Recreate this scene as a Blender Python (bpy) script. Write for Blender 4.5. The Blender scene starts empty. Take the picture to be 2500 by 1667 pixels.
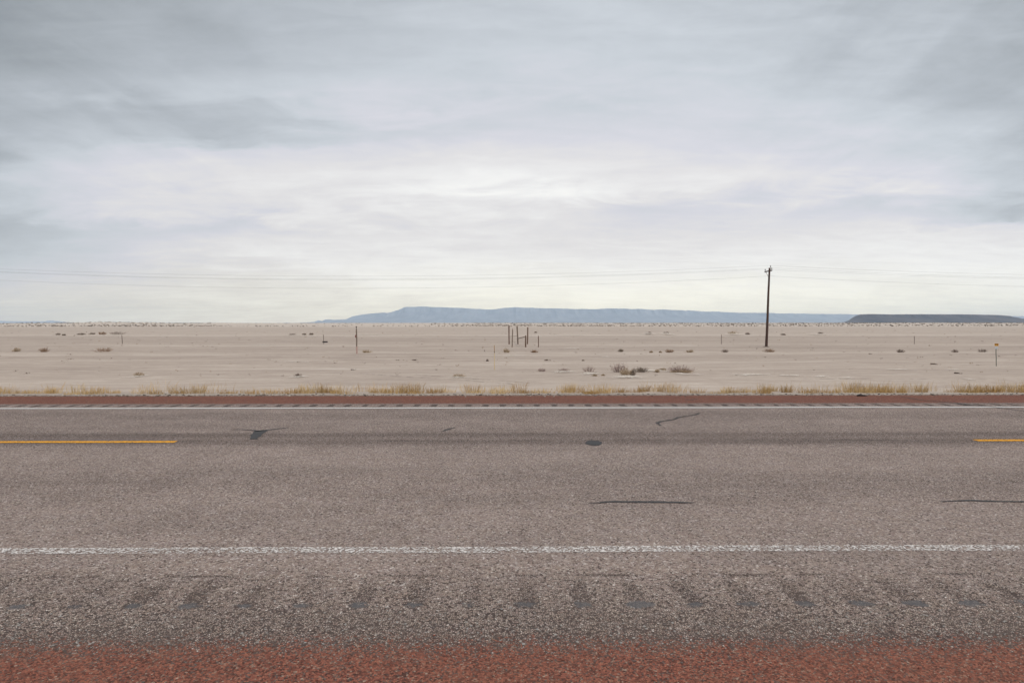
import bpy, math, random
import numpy as np
from mathutils import Vector, Matrix

sc = bpy.context.scene
R = math.radians

# ------------------------------------------------------------------ camera
F = 1667.0                                  # focal length in pixels of a 2500 px wide frame
EYE = 1.44
cam_d = bpy.data.cameras.new("camera")
cam = bpy.data.objects.new("camera", cam_d)
sc.collection.objects.link(cam)
cam_d.sensor_width = 36.0
cam_d.lens = 24.0
cam_d.clip_start = 0.05
cam_d.clip_end = 200000.0
cam.location = (0, 0, EYE)
cam.rotation_euler = (R(90 - 1.563), R(0.02), R(-0.48))
cam_d.dof.use_dof = True
cam_d.dof.focus_distance = 22.0
cam_d.dof.aperture_fstop = 13.0
sc.camera = cam
CM = cam.rotation_euler.to_matrix()

# ------------------------------------------------------------------ exposure
sc.view_settings.view_transform = 'Standard'
sc.view_settings.look = 'None'
EXPO = 0.3
sc.view_settings.exposure = EXPO
sc.view_settings.gamma = 1.0
sc.cycles.use_denoising = True
sc.cycles.denoiser = 'OPENIMAGEDENOISE'
sc.cycles.denoising_input_passes = 'RGB_ALBEDO_NORMAL'
sc.cycles.denoising_prefilter = 'ACCURATE'
sc.cycles.max_bounces = 5
sc.cycles.diffuse_bounces = 3
sc.cycles.glossy_bounces = 2
sc.cycles.transparent_max_bounces = 8
sc.cycles.volume_bounces = 1
sc.cycles.use_adaptive_sampling = False
sc.cycles.sample_clamp_direct = 4.0
sc.cycles.sample_clamp_indirect = 2.0

# ------------------------------------------------------------------ node helper
class NT:
    def __init__(self, tree):
        self.t = tree; tree.nodes.clear()
    def n(self, kind, **kw):
        nd = self.t.nodes.new(kind)
        for k, v in kw.items():
            if k == 'ins':
                for i, val in v.items(): self.put(nd, i, val)
            else: setattr(nd, k, v)
        return nd
    def put(self, nd, i, val):
        s = nd.inputs[i]
        if isinstance(val, bpy.types.NodeSocket): self.t.links.new(val, s)
        elif isinstance(val, bpy.types.Node): self.t.links.new(val.outputs[0], s)
        else: s.default_value = val
    def m(self, op, a, b=0.0, c=0.0, clamp=False):
        nd = self.n('ShaderNodeMath', operation=op, use_clamp=clamp)
        self.put(nd, 0, a); self.put(nd, 1, b)
        if op in ('MULTIPLY_ADD', 'COMPARE', 'SMOOTH_MIN', 'SMOOTH_MAX', 'WRAP'): self.put(nd, 2, c)
        return nd.outputs[0]
    def mix(self, f, a, b, blend='MIX'):
        nd = self.n('ShaderNodeMix', data_type='RGBA', blend_type=blend)
        self.put(nd, 0, f); self.put(nd, 6, a); self.put(nd, 7, b)
        return nd.outputs[2]
    def rng(self, v, a, b, c=0.0, d=1.0, smooth=False):
        nd = self.n('ShaderNodeMapRange', interpolation_type='SMOOTHSTEP' if smooth else 'LINEAR')
        for i, x in enumerate((v, a, b, c, d)): self.put(nd, i, x)
        return nd.outputs[0]
    def ramp(self, v, stops, interp='LINEAR'):
        nd = self.n('ShaderNodeValToRGB'); e = nd.color_ramp.elements
        nd.color_ramp.interpolation = interp
        while len(e) < len(stops): e.new(0.5)
        for k, (p, c) in enumerate(stops):
            e[k].position = p; e[k].color = (*c, 1) if len(c) == 3 else c
        self.put(nd, 0, v)
        return nd.outputs[0]
    def noise(self, vec, scale, detail=2.0, rough=0.5, dims='3D', dist=0.0):
        nd = self.n('ShaderNodeTexNoise', noise_dimensions=dims)
        self.put(nd, 'Vector', vec); self.put(nd, 'Scale', scale); self.put(nd, 'Detail', detail)
        self.put(nd, 'Roughness', rough); self.put(nd, 'Distortion', dist)
        return nd.outputs[0]
    def voro(self, vec, scale, feature='F1', rand=1.0):
        nd = self.n('ShaderNodeTexVoronoi', voronoi_dimensions='2D', feature=feature)
        self.put(nd, 'Vector', vec); self.put(nd, 'Scale', scale); self.put(nd, 'Randomness', rand)
        return nd
    def vscale(self, vec, s):
        nd = self.n('ShaderNodeVectorMath', operation='MULTIPLY'); self.put(nd, 0, vec); self.put(nd, 1, s)
        return nd.outputs[0]
    def comb(self, x, y, z):
        nd = self.n('ShaderNodeCombineXYZ'); self.put(nd, 0, x); self.put(nd, 1, y); self.put(nd, 2, z)
        return nd.outputs[0]
    def curve(self, v, pts):
        nd = self.n('ShaderNodeFloatCurve'); c = nd.mapping.curves[0]
        nd.mapping.extend = 'HORIZONTAL'
        while len(c.points) < len(pts): c.points.new(0.5, 0.5)
        for k, (x, y) in enumerate(pts): c.points[k].location = (x, y)
        for p in c.points: p.handle_type = 'AUTO'
        nd.mapping.update(); self.put(nd, 1, v)
        return nd.outputs[0]

def lin(r, g=None, b=None):
    f = lambda c: (c / 255 / 12.92) if c / 255 <= .04045 else ((c / 255 + .055) / 1.055) ** 2.4
    return (f(r), f(g), f(b))

# ------------------------------------------------------------------ sky (overcast) and sun
SUN_EL, SUN_AZ = 55.0, 155.0               # sun high behind the cloud, behind the viewer's right shoulder
world = bpy.data.worlds.new("World"); sc.world = world; world.use_nodes = True
w = NT(world.node_tree)
STR = 0.1
dirn = w.n('ShaderNodeTexCoord').outputs['Generated']
sep = w.n('ShaderNodeSeparateXYZ'); w.put(sep, 0, dirn)
dx, dy, dz = sep.outputs
ay = w.m('MAXIMUM', w.m('ABSOLUTE', dy), 0.08)
u = w.m('DIVIDE', dx, ay); v = w.m('DIVIDE', dz, ay)
zz = w.m('ADD', w.m('MAXIMUM', dz, 0.0), 0.075)
pc = w.comb(w.m('DIVIDE', dx, zz), w.m('DIVIDE', dy, zz), 0.0)       # point on the flat cloud deck overhead
n1 = w.noise(w.vscale(pc, (0.55, 1.0, 1)), 0.9, 5.0, 0.55, dist=0.4)
n2 = w.noise(w.vscale(pc, (1.5, .32, 1)), 2.0, 7.0, 0.62, dist=0.5)
n5 = w.noise(w.vscale(pc, (0.6, 1.2, 1)), 3.0, 7.0, 0.62, dist=0.6)
n3 = w.noise(w.comb(w.m('MULTIPLY', u, 1.0), w.m('MULTIPLY', v, 4.5), 3.0), 3.2, 6.0, 0.6, dist=0.5)
n4 = w.noise(w.comb(w.m('MULTIPLY', u, 1.3), w.m('MULTIPLY', v, 6.0), 9.0), 5.0, 6.0, 0.6, dist=0.8)
c0 = lambda s: w.m('SUBTRACT', s, 0.5)
uw = w.m('ADD', u, w.m('MULTIPLY', c0(n3), 0.22))
vw = w.m('ADD', v, w.m('MULTIPLY', c0(n4), 0.085))
vw = w.m('ADD', vw, w.m('MULTIPLY', c0(n1), 0.05))
uc = w.rng(uw, -0.8, 0.8)
# brightness of the cloud deck: rows by elevation, columns by azimuth
COLS = [0.03, 0.12, 0.25, 0.38, 0.5, 0.62, 0.75, 0.88, 0.97]
ROWS = [(-0.02, (.865, .885, .905, .905, .925, .93, .93, .925, .92)),
        (0.045, (.85, .875, .905, .93, .955, .962, .965, .955, .945)),
        (0.075, (.80, .845, .89, .925, .935, .925, .93, .94, .935)),
        (0.105, (.745, .81, .90, .905, .90, .895, .915, .925, .92)),
        (0.135, (.715, .78, .835, .875, .89, .875, .87, .89, .875)),
        (0.165, (.75, .84, .88, .895, .895, .845, .845, .80, .70)),
        (0.205, (.755, .85, .885, .91, .94, .905, .885, .86, .76)),
        (0.245, (.71, .845, .885, .895, .92, .90, .87, .83, .76)),
        (0.275, (.71, .765, .755, .83, .86, .87, .855, .83, .73)),
        (0.305, (.73, .725, .755, .86, .83, .84, .845, .79, .72)),
        (0.335, (.755, .76, .80, .855, .84, .835, .81, .75, .71)),
        (0.375, (.66, .70, .755, .80, .815, .815, .795, .74, .69)),
        (0.43, (.63, .68, .725, .765, .79, .80, .775, .735, .68)),
        (0.50, (.60, .655, .695, .735, .765, .77, .75, .71, .66)),
        (1.20, (.62, .65, .67, .69, .70, .70, .69, .67, .65))]
ROWS = [(a, tuple(x - (.035 if a > .24 else 0) - (.03 * max(0, 1 - k / 3) if a > .33 else 0) for k, x in enumerate(b_))) for a, b_ in ROWS]
acc = None
for k, (vr, vals) in enumerate(ROWS):
    cu = w.curve(uc, list(zip(COLS, vals)))
    if k == 0: wt = w.rng(vw, vr, ROWS[1][0], 1.0, 0.0, True)
    else:
        wt = w.rng(vw, ROWS[k - 1][0], vr, 0.0, 1.0, True)
        if k < len(ROWS) - 1: wt = w.m('MULTIPLY', wt, w.rng(vw, vr, ROWS[k + 1][0], 1.0, 0.0, True))
    term = w.m('MULTIPLY', cu, wt)
    acc = term if acc is None else w.m('ADD', acc, term)
side = w.rng(w.m('ABSOLUTE', u), 0.12, 0.55, 0.0, 1.0, True)
side = w.m('MULTIPLY', side, w.rng(v, .06, .30, 0.0, 1.0, True))
det = w.m('MULTIPLY', w.m('MULTIPLY', c0(n2), side), .15)
n6 = w.noise(w.comb(w.m('MULTIPLY', u, 1.6), w.m('MULTIPLY', v, 5.0), 17.0), 9.0, 6.0, 0.65, dist=1.0)
det = w.m('ADD', det, w.m('MULTIPLY', c0(n5), .085))
det = w.m('ADD', det, w.m('MULTIPLY', c0(n4), .12))
det = w.m('ADD', det, w.m('MULTIPLY', c0(n6), .035))
s = w.m('ADD', w.m('ADD', acc, det), w.m('MULTIPLY', c0(n1), 0.05))
scol = w.ramp(w.rng(s, 0.5, 1.0), [(0.0, lin(133, 139, 145)), (0.2, lin(156, 162, 168)), (0.40, lin(178, 184, 191)),
              (0.56, lin(198, 204, 211)), (0.68, lin(212, 213, 221)), (0.76, lin(223, 222, 224)),
              (0.86, lin(237, 237, 237)), (0.94, lin(246, 246, 244)), (1.0, lin(251, 251, 249))])
scol = w.mix(w.rng(vw, .035, .10, 1.0, 0.0, True), scol, w.mix(1.0, scol, (1.0, .995, .95, 1), 'MULTIPLY'))
# low over the horizon the deck is seen through kilometres of air (the haze box below), so it is brighter there by as much
AIR, AIRTOP, AIRFAR, AIRLIGHT = 6e-5, 546.0, 27000.0, (.50, .60, .74)
plen = w.m('MINIMUM', w.m('DIVIDE', AIRTOP, w.m('MAXIMUM', v, .0005)), AIRFAR)
tr = w.m('POWER', 2.71828, w.m('MULTIPLY', plen, -AIR))
al = w.n('ShaderNodeVectorMath', operation='SCALE'); w.put(al, 0, AIRLIGHT); w.put(al, 'Scale', w.m('SUBTRACT', 1.0, tr))
sb = w.n('ShaderNodeVectorMath', operation='SUBTRACT'); w.put(sb, 0, scol); w.put(sb, 1, al.outputs[0])
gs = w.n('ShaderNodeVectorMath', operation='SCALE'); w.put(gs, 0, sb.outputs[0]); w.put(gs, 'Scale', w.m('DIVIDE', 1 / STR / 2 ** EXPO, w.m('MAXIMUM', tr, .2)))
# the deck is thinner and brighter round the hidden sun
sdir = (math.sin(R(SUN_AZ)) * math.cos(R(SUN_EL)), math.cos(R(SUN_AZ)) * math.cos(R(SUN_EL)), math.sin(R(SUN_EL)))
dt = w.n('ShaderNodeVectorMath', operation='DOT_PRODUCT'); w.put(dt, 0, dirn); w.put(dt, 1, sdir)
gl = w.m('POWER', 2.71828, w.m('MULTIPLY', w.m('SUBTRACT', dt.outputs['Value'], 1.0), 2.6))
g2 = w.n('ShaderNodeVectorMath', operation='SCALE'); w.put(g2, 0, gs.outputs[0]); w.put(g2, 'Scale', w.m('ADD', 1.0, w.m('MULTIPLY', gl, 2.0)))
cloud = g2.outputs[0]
sky = w.n('ShaderNodeTexSky', sky_type='NISHITA')
sky.sun_disc = False; sky.sun_elevation = R(SUN_EL); sky.sun_rotation = R(SUN_AZ)
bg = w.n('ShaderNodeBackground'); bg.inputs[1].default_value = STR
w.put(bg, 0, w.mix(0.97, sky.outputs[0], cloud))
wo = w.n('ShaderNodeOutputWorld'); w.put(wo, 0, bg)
world.cycles.sampling_method = 'MANUAL'; world.cycles.sample_map_resolution = 1024

sl = bpy.data.lights.new("sun", 'SUN'); sun = bpy.data.objects.new("sun", sl); sc.collection.objects.link(sun)
sl.energy = 1.5; sl.angle = R(40); sl.color = (1.0, 0.96, 0.9)
sd = Vector((math.sin(R(SUN_AZ)) * math.cos(R(SUN_EL)), math.cos(R(SUN_AZ)) * math.cos(R(SUN_EL)), math.sin(R(SUN_EL))))
sun.rotation_euler = sd.to_track_quat('Z', 'Y').to_euler()

# ------------------------------------------------------------------ object helpers
FIELD = -1.40
def tag(o, label=None, cat=None, group=None, kind=None):
    if label: o['label'] = label
    if cat: o['category'] = cat
    if group: o['group'] = group
    if kind: o['kind'] = kind
    return o
def link(o, parent=None):
    sc.collection.objects.link(o)
    if parent: o.parent = parent
    return o
def empty(name, loc, label, cat, group=None, rot=(0, 0, 0)):
    o = bpy.data.objects.new(name, None); o.location = loc; o.rotation_euler = rot
    o.empty_display_size = 0.2
    return tag(link(o), label, cat, group)
def mesh(name, verts, faces, mats, parent=None, loc=(0, 0, 0), smooth=False, mi=None, cols=None):
    me = bpy.data.meshes.new(name)
    me.from_pydata([tuple(p) for p in verts], [], [tuple(f) for f in faces])
    for m_ in (mats if isinstance(mats, (list, tuple)) else [mats]): me.materials.append(m_)
    if mi is not None: me.polygons.foreach_set('material_index', np.asarray(mi, dtype=np.int32))
    if smooth: me.polygons.foreach_set('use_smooth', np.ones(len(me.polygons), dtype=bool))
    if cols is not None:
        a = me.attributes.new('tint', 'FLOAT_COLOR', 'FACE')
        a.data.foreach_set('color', np.asarray(cols, dtype=np.float32).ravel())
    me.update()
    o = bpy.data.objects.new(name, me); o.location = loc
    return link(o, parent)
class MB:
    def __init__(self): self.v = []; self.f = []
    def tube(self, pts, rad, n=8, cap=True):
        pts = [Vector(p) for p in pts]; b = len(self.v)
        rad = rad if isinstance(rad, (list, tuple)) else [rad] * len(pts)
        for i, p in enumerate(pts):
            t = (pts[min(i + 1, len(pts) - 1)] - pts[max(i - 1, 0)]).normalized()
            ref = Vector((1, 0, 0)) if abs(t.x) < 0.8 else Vector((0, 1, 0))
            e1 = t.cross(ref).normalized(); e2 = t.cross(e1)
            for k in range(n):
                a = 2 * math.pi * k / n
                self.v.append(p + (e1 * math.cos(a) + e2 * math.sin(a)) * rad[i])
        for i in range(len(pts) - 1):
            for k in range(n):
                k2 = (k + 1) % n
                self.f.append((b + i * n + k, b + i * n + k2, b + (i + 1) * n + k2, b + (i + 1) * n + k))
        if cap:
            self.f.append(tuple(b + k for k in reversed(range(n))))
            self.f.append(tuple(b + (len(pts) - 1) * n + k for k in range(n)))
        return self
    def box(self, c, s, rot=None, bev=0.0):
        c = Vector(c); b = len(self.v); h = Vector(s) / 2
        M = rot or Matrix.Identity(3)
        bv = min(bev, min(h) * 0.9)
        if bv <= 0:
            for x in (-1, 1):
                for y in (-1, 1):
                    for z in (-1, 1): self.v.append(c + M @ Vector((x * h.x, y * h.y, z * h.z)))
            for q in ((0, 1, 3, 2), (4, 6, 7, 5), (0, 4, 5, 1), (2, 3, 7, 6), (0, 2, 6, 4), (1, 5, 7, 3)): self.f.append(tuple(b + i for i in q))
        else:                                           # chamfered along the depth axis
            ring = [(-h.x + bv, -h.z), (h.x - bv, -h.z), (h.x, -h.z + bv), (h.x, h.z - bv), (h.x - bv, h.z), (-h.x + bv, h.z), (-h.x, h.z - bv), (-h.x, -h.z + bv)]
            for y in (-h.y, h.y):
                for x, z in ring: self.v.append(c + M @ Vector((x, y, z)))
            self.f.append(tuple(b + i for i in range(8))); self.f.append(tuple(b + 15 - i for i in range(8)))
            for i in range(8):
                j = (i + 1) % 8; self.f.append((b + i, b + 8 + i, b + 8 + j, b + j))
        return self
    def build(self, name, mat, parent=None, loc=(0, 0, 0), smooth=False):
        return mesh(name, self.v, self.f, mat, parent, loc, smooth)

# ------------------------------------------------------------------ terrain heights
def sstep(x, a, b):
    t = np.clip((x - a) / (b - a), 0, 1); return t * t * (3 - 2 * t)
def gz(x, y):
    x = np.asarray(x, dtype=float); y = np.asarray(y, dtype=float)
    yp = [-1e6, -16, -9, -4.0, -2.4, 14.0, 14.9, 15.6, 21.5, 24.0, 1e6]
    zp = [FIELD, FIELD, -.9, -.10, -.03, -.03, -.06, -.14, -1.28, FIELD, FIELD]
    z = np.interp(y, yp, zp)
    fade = sstep(y, 20, 30)
    rough = (np.sin(x * .55 + 1.3 * np.sin(y * .31)) * np.sin(y * .9 + .6 * np.sin(x * .4)) * .018
             + np.sin(x * .13 + 2.1) * np.sin(y * .23 + 1.1 * np.sin(x * .07)) * .03
             + np.sin(x * 1.7 + y * 1.1) * np.sin(y * 2.3 - x * .6) * .009)
    z = z + rough * fade * sstep(-y, -420, -300)
    d = np.hypot(x, y)
    z = z + 2.35 * sstep(y, 540, 1050)
    far = sstep(y, 530, 640)
    z = z + far * (0.35 * np.sin(x * .05 + 2 * np.sin(y * .012)) * np.sin(y * .035 + x * .01) + .2 * np.sin(x * .11 + y * .04)) * sstep(-y, -1500, -900)
    z = z + 2.9 * np.exp(-((x + 420) / 85) ** 2 - ((y - 700) / 90) ** 2) + 1.5 * np.exp(-((x + 300) / 45) ** 2 - ((y - 720) / 80) ** 2)
    z = z + 1.9 * np.exp(-((x - 430) / 150) ** 2 - ((y - 680) / 90) ** 2)
    return z
def ray(px, py):
    return (CM @ Vector(((px - 1250) / F, (833.5 - py) / F, -1)))
def at(px, py, z=None):
    """the point of the ground seen along a sight line (z=None: the desert floor)"""
    d = ray(px, py)
    if z is not None:
        t = (z - EYE) / d.z; return Vector((d.x * t, d.y * t, z))
    zc = FIELD
    for _ in range(6):
        t = (zc - EYE) / min(d.z, -1e-4); zc = float(gz(d.x * t, d.y * t))
        zc = 0.5 * zc + 0.5 * FIELD if abs(zc - FIELD) > .3 else zc
    return Vector((d.x * t, d.y * t, float(gz(d.x * t, d.y * t))))

# ------------------------------------------------------------------ materials
def material(name):
    m = bpy.data.materials.new(name); m.use_nodes = True
    t = NT(m.node_tree); o = t.n('ShaderNodeOutputMaterial'); b = t.n('ShaderNodeBsdfPrincipled')
    t.put(o, 0, b); b.inputs['Specular IOR Level'].default_value = 0.25
    b.inputs['Roughness'].default_value = 0.85
    return m, t, b, o
def simple(name, c, rough=0.8, var=0.18, scale=8.0, metal=0.0, stretch=(1, 1, 1)):
    m, t, b, o = material(name)
    p = t.vscale(t.n('ShaderNodeTexCoord').outputs['Object'], stretch)
    n = t.noise(p, scale, 4.0, 0.6)
    k = t.rng(n, 0.25, 0.75, 1 - var, 1 + var)
    cc = t.n('ShaderNodeVectorMath', operation='SCALE'); t.put(cc, 0, c); t.put(cc, 'Scale', k)
    t.put(b, 'Base Color', cc.outputs[0]); b.inputs['Roughness'].default_value = rough; b.inputs['Metallic'].default_value = metal
    bp = t.n('ShaderNodeBump'); t.put(bp, 'Strength', 0.3); t.put(bp, 'Distance', 0.01); t.put(bp, 'Height', n); t.put(b, 'Normal', bp)
    return m

def road_material():
    m, t, b, o = material('chip_seal')
    p = t.n('ShaderNodeTexCoord').outputs['Object']
    s = t.n('ShaderNodeSeparateXYZ'); t.put(s, 0, p); X, Y, Z = s.outputs
    big = t.noise(t.vscale(p, (.25, 1.4, 1)), 1.0, 4, .6)           # streaks along the traffic
    patch = t.noise(p, 1.7, 5, .65)
    mid = t.noise(p, 14.0, 4, .65)
    fine = t.noise(p, 46.0, 3, .7)
    hue = t.noise(p, 8.0, 3, .6)
    warp = t.n('ShaderNodeVectorMath', operation='ADD')
    nw = t.n('ShaderNodeTexNoise'); t.put(nw, 'Vector', p); t.put(nw, 'Scale', 40.0)
    sc2 = t.vscale(nw.outputs['Color'], (.012, .012, 0)); t.put(warp, 0, p); t.put(warp, 1, sc2)
    v1 = t.voro(warp.outputs[0], 92.0); v2 = t.voro(warp.outputs[0], 92.0, 'DISTANCE_TO_EDGE')
    rs = t.n('ShaderNodeSeparateColor'); t.put(rs, 0, v1.outputs['Color'])
    r1, r2, r3 = rs.outputs
    # bitumen showing between the stones: more of it in the joints and towards the pavement edge
    yy = t.rng(Y, 0.0, 16.0)
    Yk = lambda l: [(a / 16.0, c) for a, c in l]
    band = t.curve(yy, Yk([(2.6, .50), (3.0, .52), (3.12, .44), (3.32, .32), (3.55, .24), (3.8, .18), (4.1, .10), (4.5, .07), (5.3, .09), (5.9, .14),
                           (6.25, .16), (6.7, .09), (7.6, .08), (8.05, .20), (8.3, .34), (8.5, .24), (8.75, .34), (9.0, .16), (9.9, .12),
                           (10.4, .19), (10.8, .19), (11.2, .12), (11.7, .13), (12.15, .22), (12.6, .25), (16, .25)]))
    crk = t.m('MULTIPLY', t.rng(t.m('ABSOLUTE', t.m('SUBTRACT', t.m('ADD', Y, t.m('MULTIPLY', t.m('SUBTRACT', t.noise(t.vscale(p, (1, 0, 0)), 1.2, 3), .5), .05)), 3.86)), 0.0, 0.022, 1, 0),
              t.rng(t.noise(t.vscale(p, (1, .3, 1)), 2.6, 3), .47, .58))
    crk2 = t.m('MULTIPLY', t.rng(t.m('ABSOLUTE', t.m('SUBTRACT', Y, 8.33)), 0.0, 0.05, 1, 0), t.rng(t.noise(t.vscale(p, (1, .3, 1)), 1.1, 3), .48, .6))
    # rumble strips milled along both edges
    def fr(x0, per, skew=0.0):
        a = t.m('DIVIDE', t.m('SUBTRACT', X, x0), per)
        jit = t.m('MULTIPLY', t.m('SUBTRACT', t.noise(p, 7.0, 2), .5), .35)
        return t.m('ABSOLUTE', t.m('SUBTRACT', t.m('FRACT', t.m('ADD', t.m('ADD', a, jit), .5)), .5))
    fn = fr(0.10, 0.2865)
    gx = t.rng(fn, .10, .26, 1, 0, True)
    gr = t.m('MULTIPLY', gx, t.m('MULTIPLY', t.rng(Y, 3.40, 3.46, 0, 1), t.rng(Y, 3.62, 3.86, 1, 0)))
    gr = t.m('MULTIPLY', gr, t.rng(t.noise(p, 2.3, 3), .36, .58, .25, 1.0))
    ell = t.m('ADD', t.m('POWER', t.m('DIVIDE', fn, .20), 2.0), t.m('POWER', t.m('DIVIDE', t.m('SUBTRACT', Y, 3.455), .036), 2.0))
    ell = t.m('ADD', ell, t.m('MULTIPLY', t.m('SUBTRACT', t.noise(p, 30.0, 5, .8), .5), 6.0))
    ell = t.m('ADD', ell, t.m('MULTIPLY', t.m('SUBTRACT', t.noise(p, 1.9, 2), .5), 3.5))
    pool = t.rng(ell, .55, 1.0, 1, 0)
    ff = fr(-0.065, 0.2993)
    gf = t.m('MULTIPLY', t.rng(ff, .09, .22, 1, 0, True), t.m('MULTIPLY', t.rng(Y, 11.72, 11.80, 0, 1), t.rng(Y, 11.98, 12.06, 1, 0)))
    gf = t.m('MULTIPLY', gf, t.rng(t.noise(p, 1.1, 3), .30, .46, .25, 1.0))
    dens = t.m('ADD', band, t.m('MULTIPLY', t.m('SUBTRACT', patch, .5), .34))
    dens = t.m('ADD', dens, t.m('MULTIPLY', t.m('SUBTRACT', mid, .5), .32))
    dens = t.m('ADD', dens, t.m('MULTIPLY', t.m('SUBTRACT', fine, .5), .60))
    dens = t.m('ADD', dens, t.m('MULTIPLY', t.m('SUBTRACT', big, .5), .20))
    dens = t.m('ADD', dens, t.m('MULTIPLY', gr, .26)); dens = t.m('ADD', dens, t.m('MULTIPLY', crk, .42)); dens = t.m('ADD', dens, t.m('MULTIPLY', crk2, .25))
    dens = t.m('ADD', dens, t.m('MULTIPLY', gf, .75))
    dens = t.m('MAXIMUM', dens, 0.03)
    gap = t.rng(t.m('SUBTRACT', t.m('MULTIPLY', dens, .55), t.m('MULTIPLY', v2.outputs[0], 1.1)), -0.06, 0.06)
    miss = t.m('LESS_THAN', r3, t.m('MULTIPLY', dens, .75))
    dark = t.m('MAXIMUM', t.m('MULTIPLY', gap, .85), t.m('MULTIPLY', miss, .9))
    # stones
    g = 1.00
    stone = t.ramp(r1, [(0, lin(112, 101, 98)), (.25, lin(136, 124, 119)), (.5, lin(148, 139, 130)), (.72, lin(160, 150, 145)), (.93, lin(176, 168, 162)), (1, lin(212, 207, 203))])
    stone = t.mix(t.m('MULTIPLY', r2, .45), stone, (*lin(152, 130, 122), 1))
    stone = t.mix(t.rng(fine, .3, .7, 0, .55), stone, t.mix(1.0, stone, (.62, .61, .6, 1), 'MULTIPLY'))
    stone = t.mix(t.rng(big, .35, .65, 0, .16), stone, (*lin(120, 112, 108), 1))
    bit = t.mix(t.rng(patch, .4, .6), (*lin(50, 42, 40), 1), (*lin(64, 55, 51), 1))
    stone = t.mix(t.rng(hue, .35, .65, 0, .5), stone, t.mix(1.0, stone, (1.0, .97, .88, 1), 'MULTIPLY'))
    stone = t.mix(t.rng(Y, 3.3, 4.2, 1, 0), stone, t.mix(1.0, stone, (1.18, 1.17, 1.14, 1), 'MULTIPLY'))
    asph = t.mix(dark, stone, bit)
    asph = t.mix(t.m('MULTIPLY', pool, .75), asph, (*lin(80, 81, 83), 1))
    # red volcanic aggregate on the shoulders
    w1 = t.voro(warp.outputs[0], 118.0); w2 = t.voro(warp.outputs[0], 118.0, 'DISTANCE_TO_EDGE')
    ws = t.n('ShaderNodeSeparateColor'); t.put(ws, 0, w1.outputs['Color']); q1, q2, q3 = ws.outputs
    red = t.ramp(q1, [(0, lin(92, 58, 52)), (.3, lin(132, 80, 68)), (.6, lin(150, 92, 78)), (.85, lin(164, 103, 84)), (.96, lin(150, 122, 108)), (1, lin(176, 152, 138))])
    red = t.mix(t.m('MULTIPLY', t.m('GREATER_THAN', q2, .89), .8), red, (*lin(92, 88, 86), 1))
    rd = t.m('ADD', t.m('MULTIPLY', t.m('LESS_THAN', q3, t.rng(fine, .35, .7, .05, .30)), .85), t.rng(t.m('SUBTRACT', .07, w2.outputs[0]), -.03, .03, 0, .6))
    red = t.mix(t.m('MINIMUM', rd, .85), red, (*lin(66, 45, 42), 1))
    red = t.mix(t.rng(patch, .35, .65, 0, .25), red, (*lin(140, 94, 76), 1))
    red = t.mix(1.0, red, (.76, .80, .765, 1), 'MULTIPLY')
    red = t.mix(t.rng(hue, .3, .7, 0, .35), red, t.mix(1.0, red, (.82, .86, .88, 1), 'MULTIPLY'))
    nb = t.m('ADD', t.m('MULTIPLY', t.m('SUBTRACT', mid, .5), .26), t.m('MULTIPLY', t.m('SUBTRACT', r2, .5), .12))
    nb = t.m('ADD', nb, t.m('MULTIPLY', t.m('SUBTRACT', patch, .5), .10))
    near = t.rng(t.m('ADD', Y, t.m('ADD', nb, t.m('MULTIPLY', t.m('SUBTRACT', q2, .5), .22))), 2.93, 3.06, 1, 0)
    farr = t.rng(t.m('ADD', Y, nb), 12.10, 12.24, 0, 1)
    rm = t.m('MAXIMUM', near, farr)
    col = t.mix(rm, asph, red)
    # grey chips scattered at the outer edge of the far shoulder
    verge = t.rng(t.m('ADD', Y, t.m('MULTIPLY', nb, 1.2)), 13.42, 13.58, 0, 1)
    vg = t.ramp(r1, [(0, lin(60, 54, 50)), (.45, lin(92, 84, 78)), (.7, lin(136, 126, 116)), (1, lin(196, 188, 178))])
    col = t.mix(verge, col, vg)
    k = t.n('ShaderNodeVectorMath', operation='MULTIPLY'); t.put(k, 0, col); t.put(k, 1, (1.185, 1.115, 1.085))
    t.put(b, 'Base Color', k.outputs[0])
    b.inputs['Roughness'].default_value = .88; b.inputs['Specular IOR Level'].default_value = .15
    dome = t.m('SUBTRACT', 1.0, t.m('MULTIPLY', v1.outputs['Distance'], 1.1))
    hgt = t.m('MULTIPLY', t.m('ADD', dome, t.m('MULTIPLY', r2, .6)), t.m('SUBTRACT', 1.0, t.m('MULTIPLY', dark, .8)))
    hgt = t.m('MULTIPLY', hgt, t.m('SUBTRACT', 1.0, t.m('MULTIPLY', pool, .8)))
    bp = t.n('ShaderNodeBump'); t.put(bp, 'Strength', .75); t.put(bp, 'Distance', .006); t.put(bp, 'Height', hgt); t.put(b, 'Normal', bp)
    return m

def worn_paint(name, c, lo, hi, streak=0.16):
    """paint worn off the tops of the stones: the road shows through the holes"""
    m, t, b, o = material(name)
    p = t.n('ShaderNodeTexCoord').outputs['Object']
    v1 = t.voro(p, 95.0); rs = t.n('ShaderNodeSeparateColor'); t.put(rs, 0, v1.outputs['Color'])
    n = t.m('ADD', t.m('MULTIPLY', rs.outputs[0], .6), t.m('MULTIPLY', t.noise(p, 24.0, 3, .6), .5))
    n = t.m('ADD', n, t.m('MULTIPLY', t.m('SUBTRACT', t.noise(t.vscale(p, (.6, 3, 1)), 2.0, 3), .5), streak * 2.4))
    a = t.rng(n, lo, hi)
    k = t.mix(t.noise(p, 60.0, 2), (*[x * .82 for x in c], 1), (*c, 1))
    t.put(b, 'Base Color', k)
    tr = t.n('ShaderNodeBsdfTransparent'); mx = t.n('ShaderNodeMixShader')
    t.put(mx, 0, a); t.put(mx, 1, tr); t.put(mx, 2, b); t.put(o, 0, mx)
    return m

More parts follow.
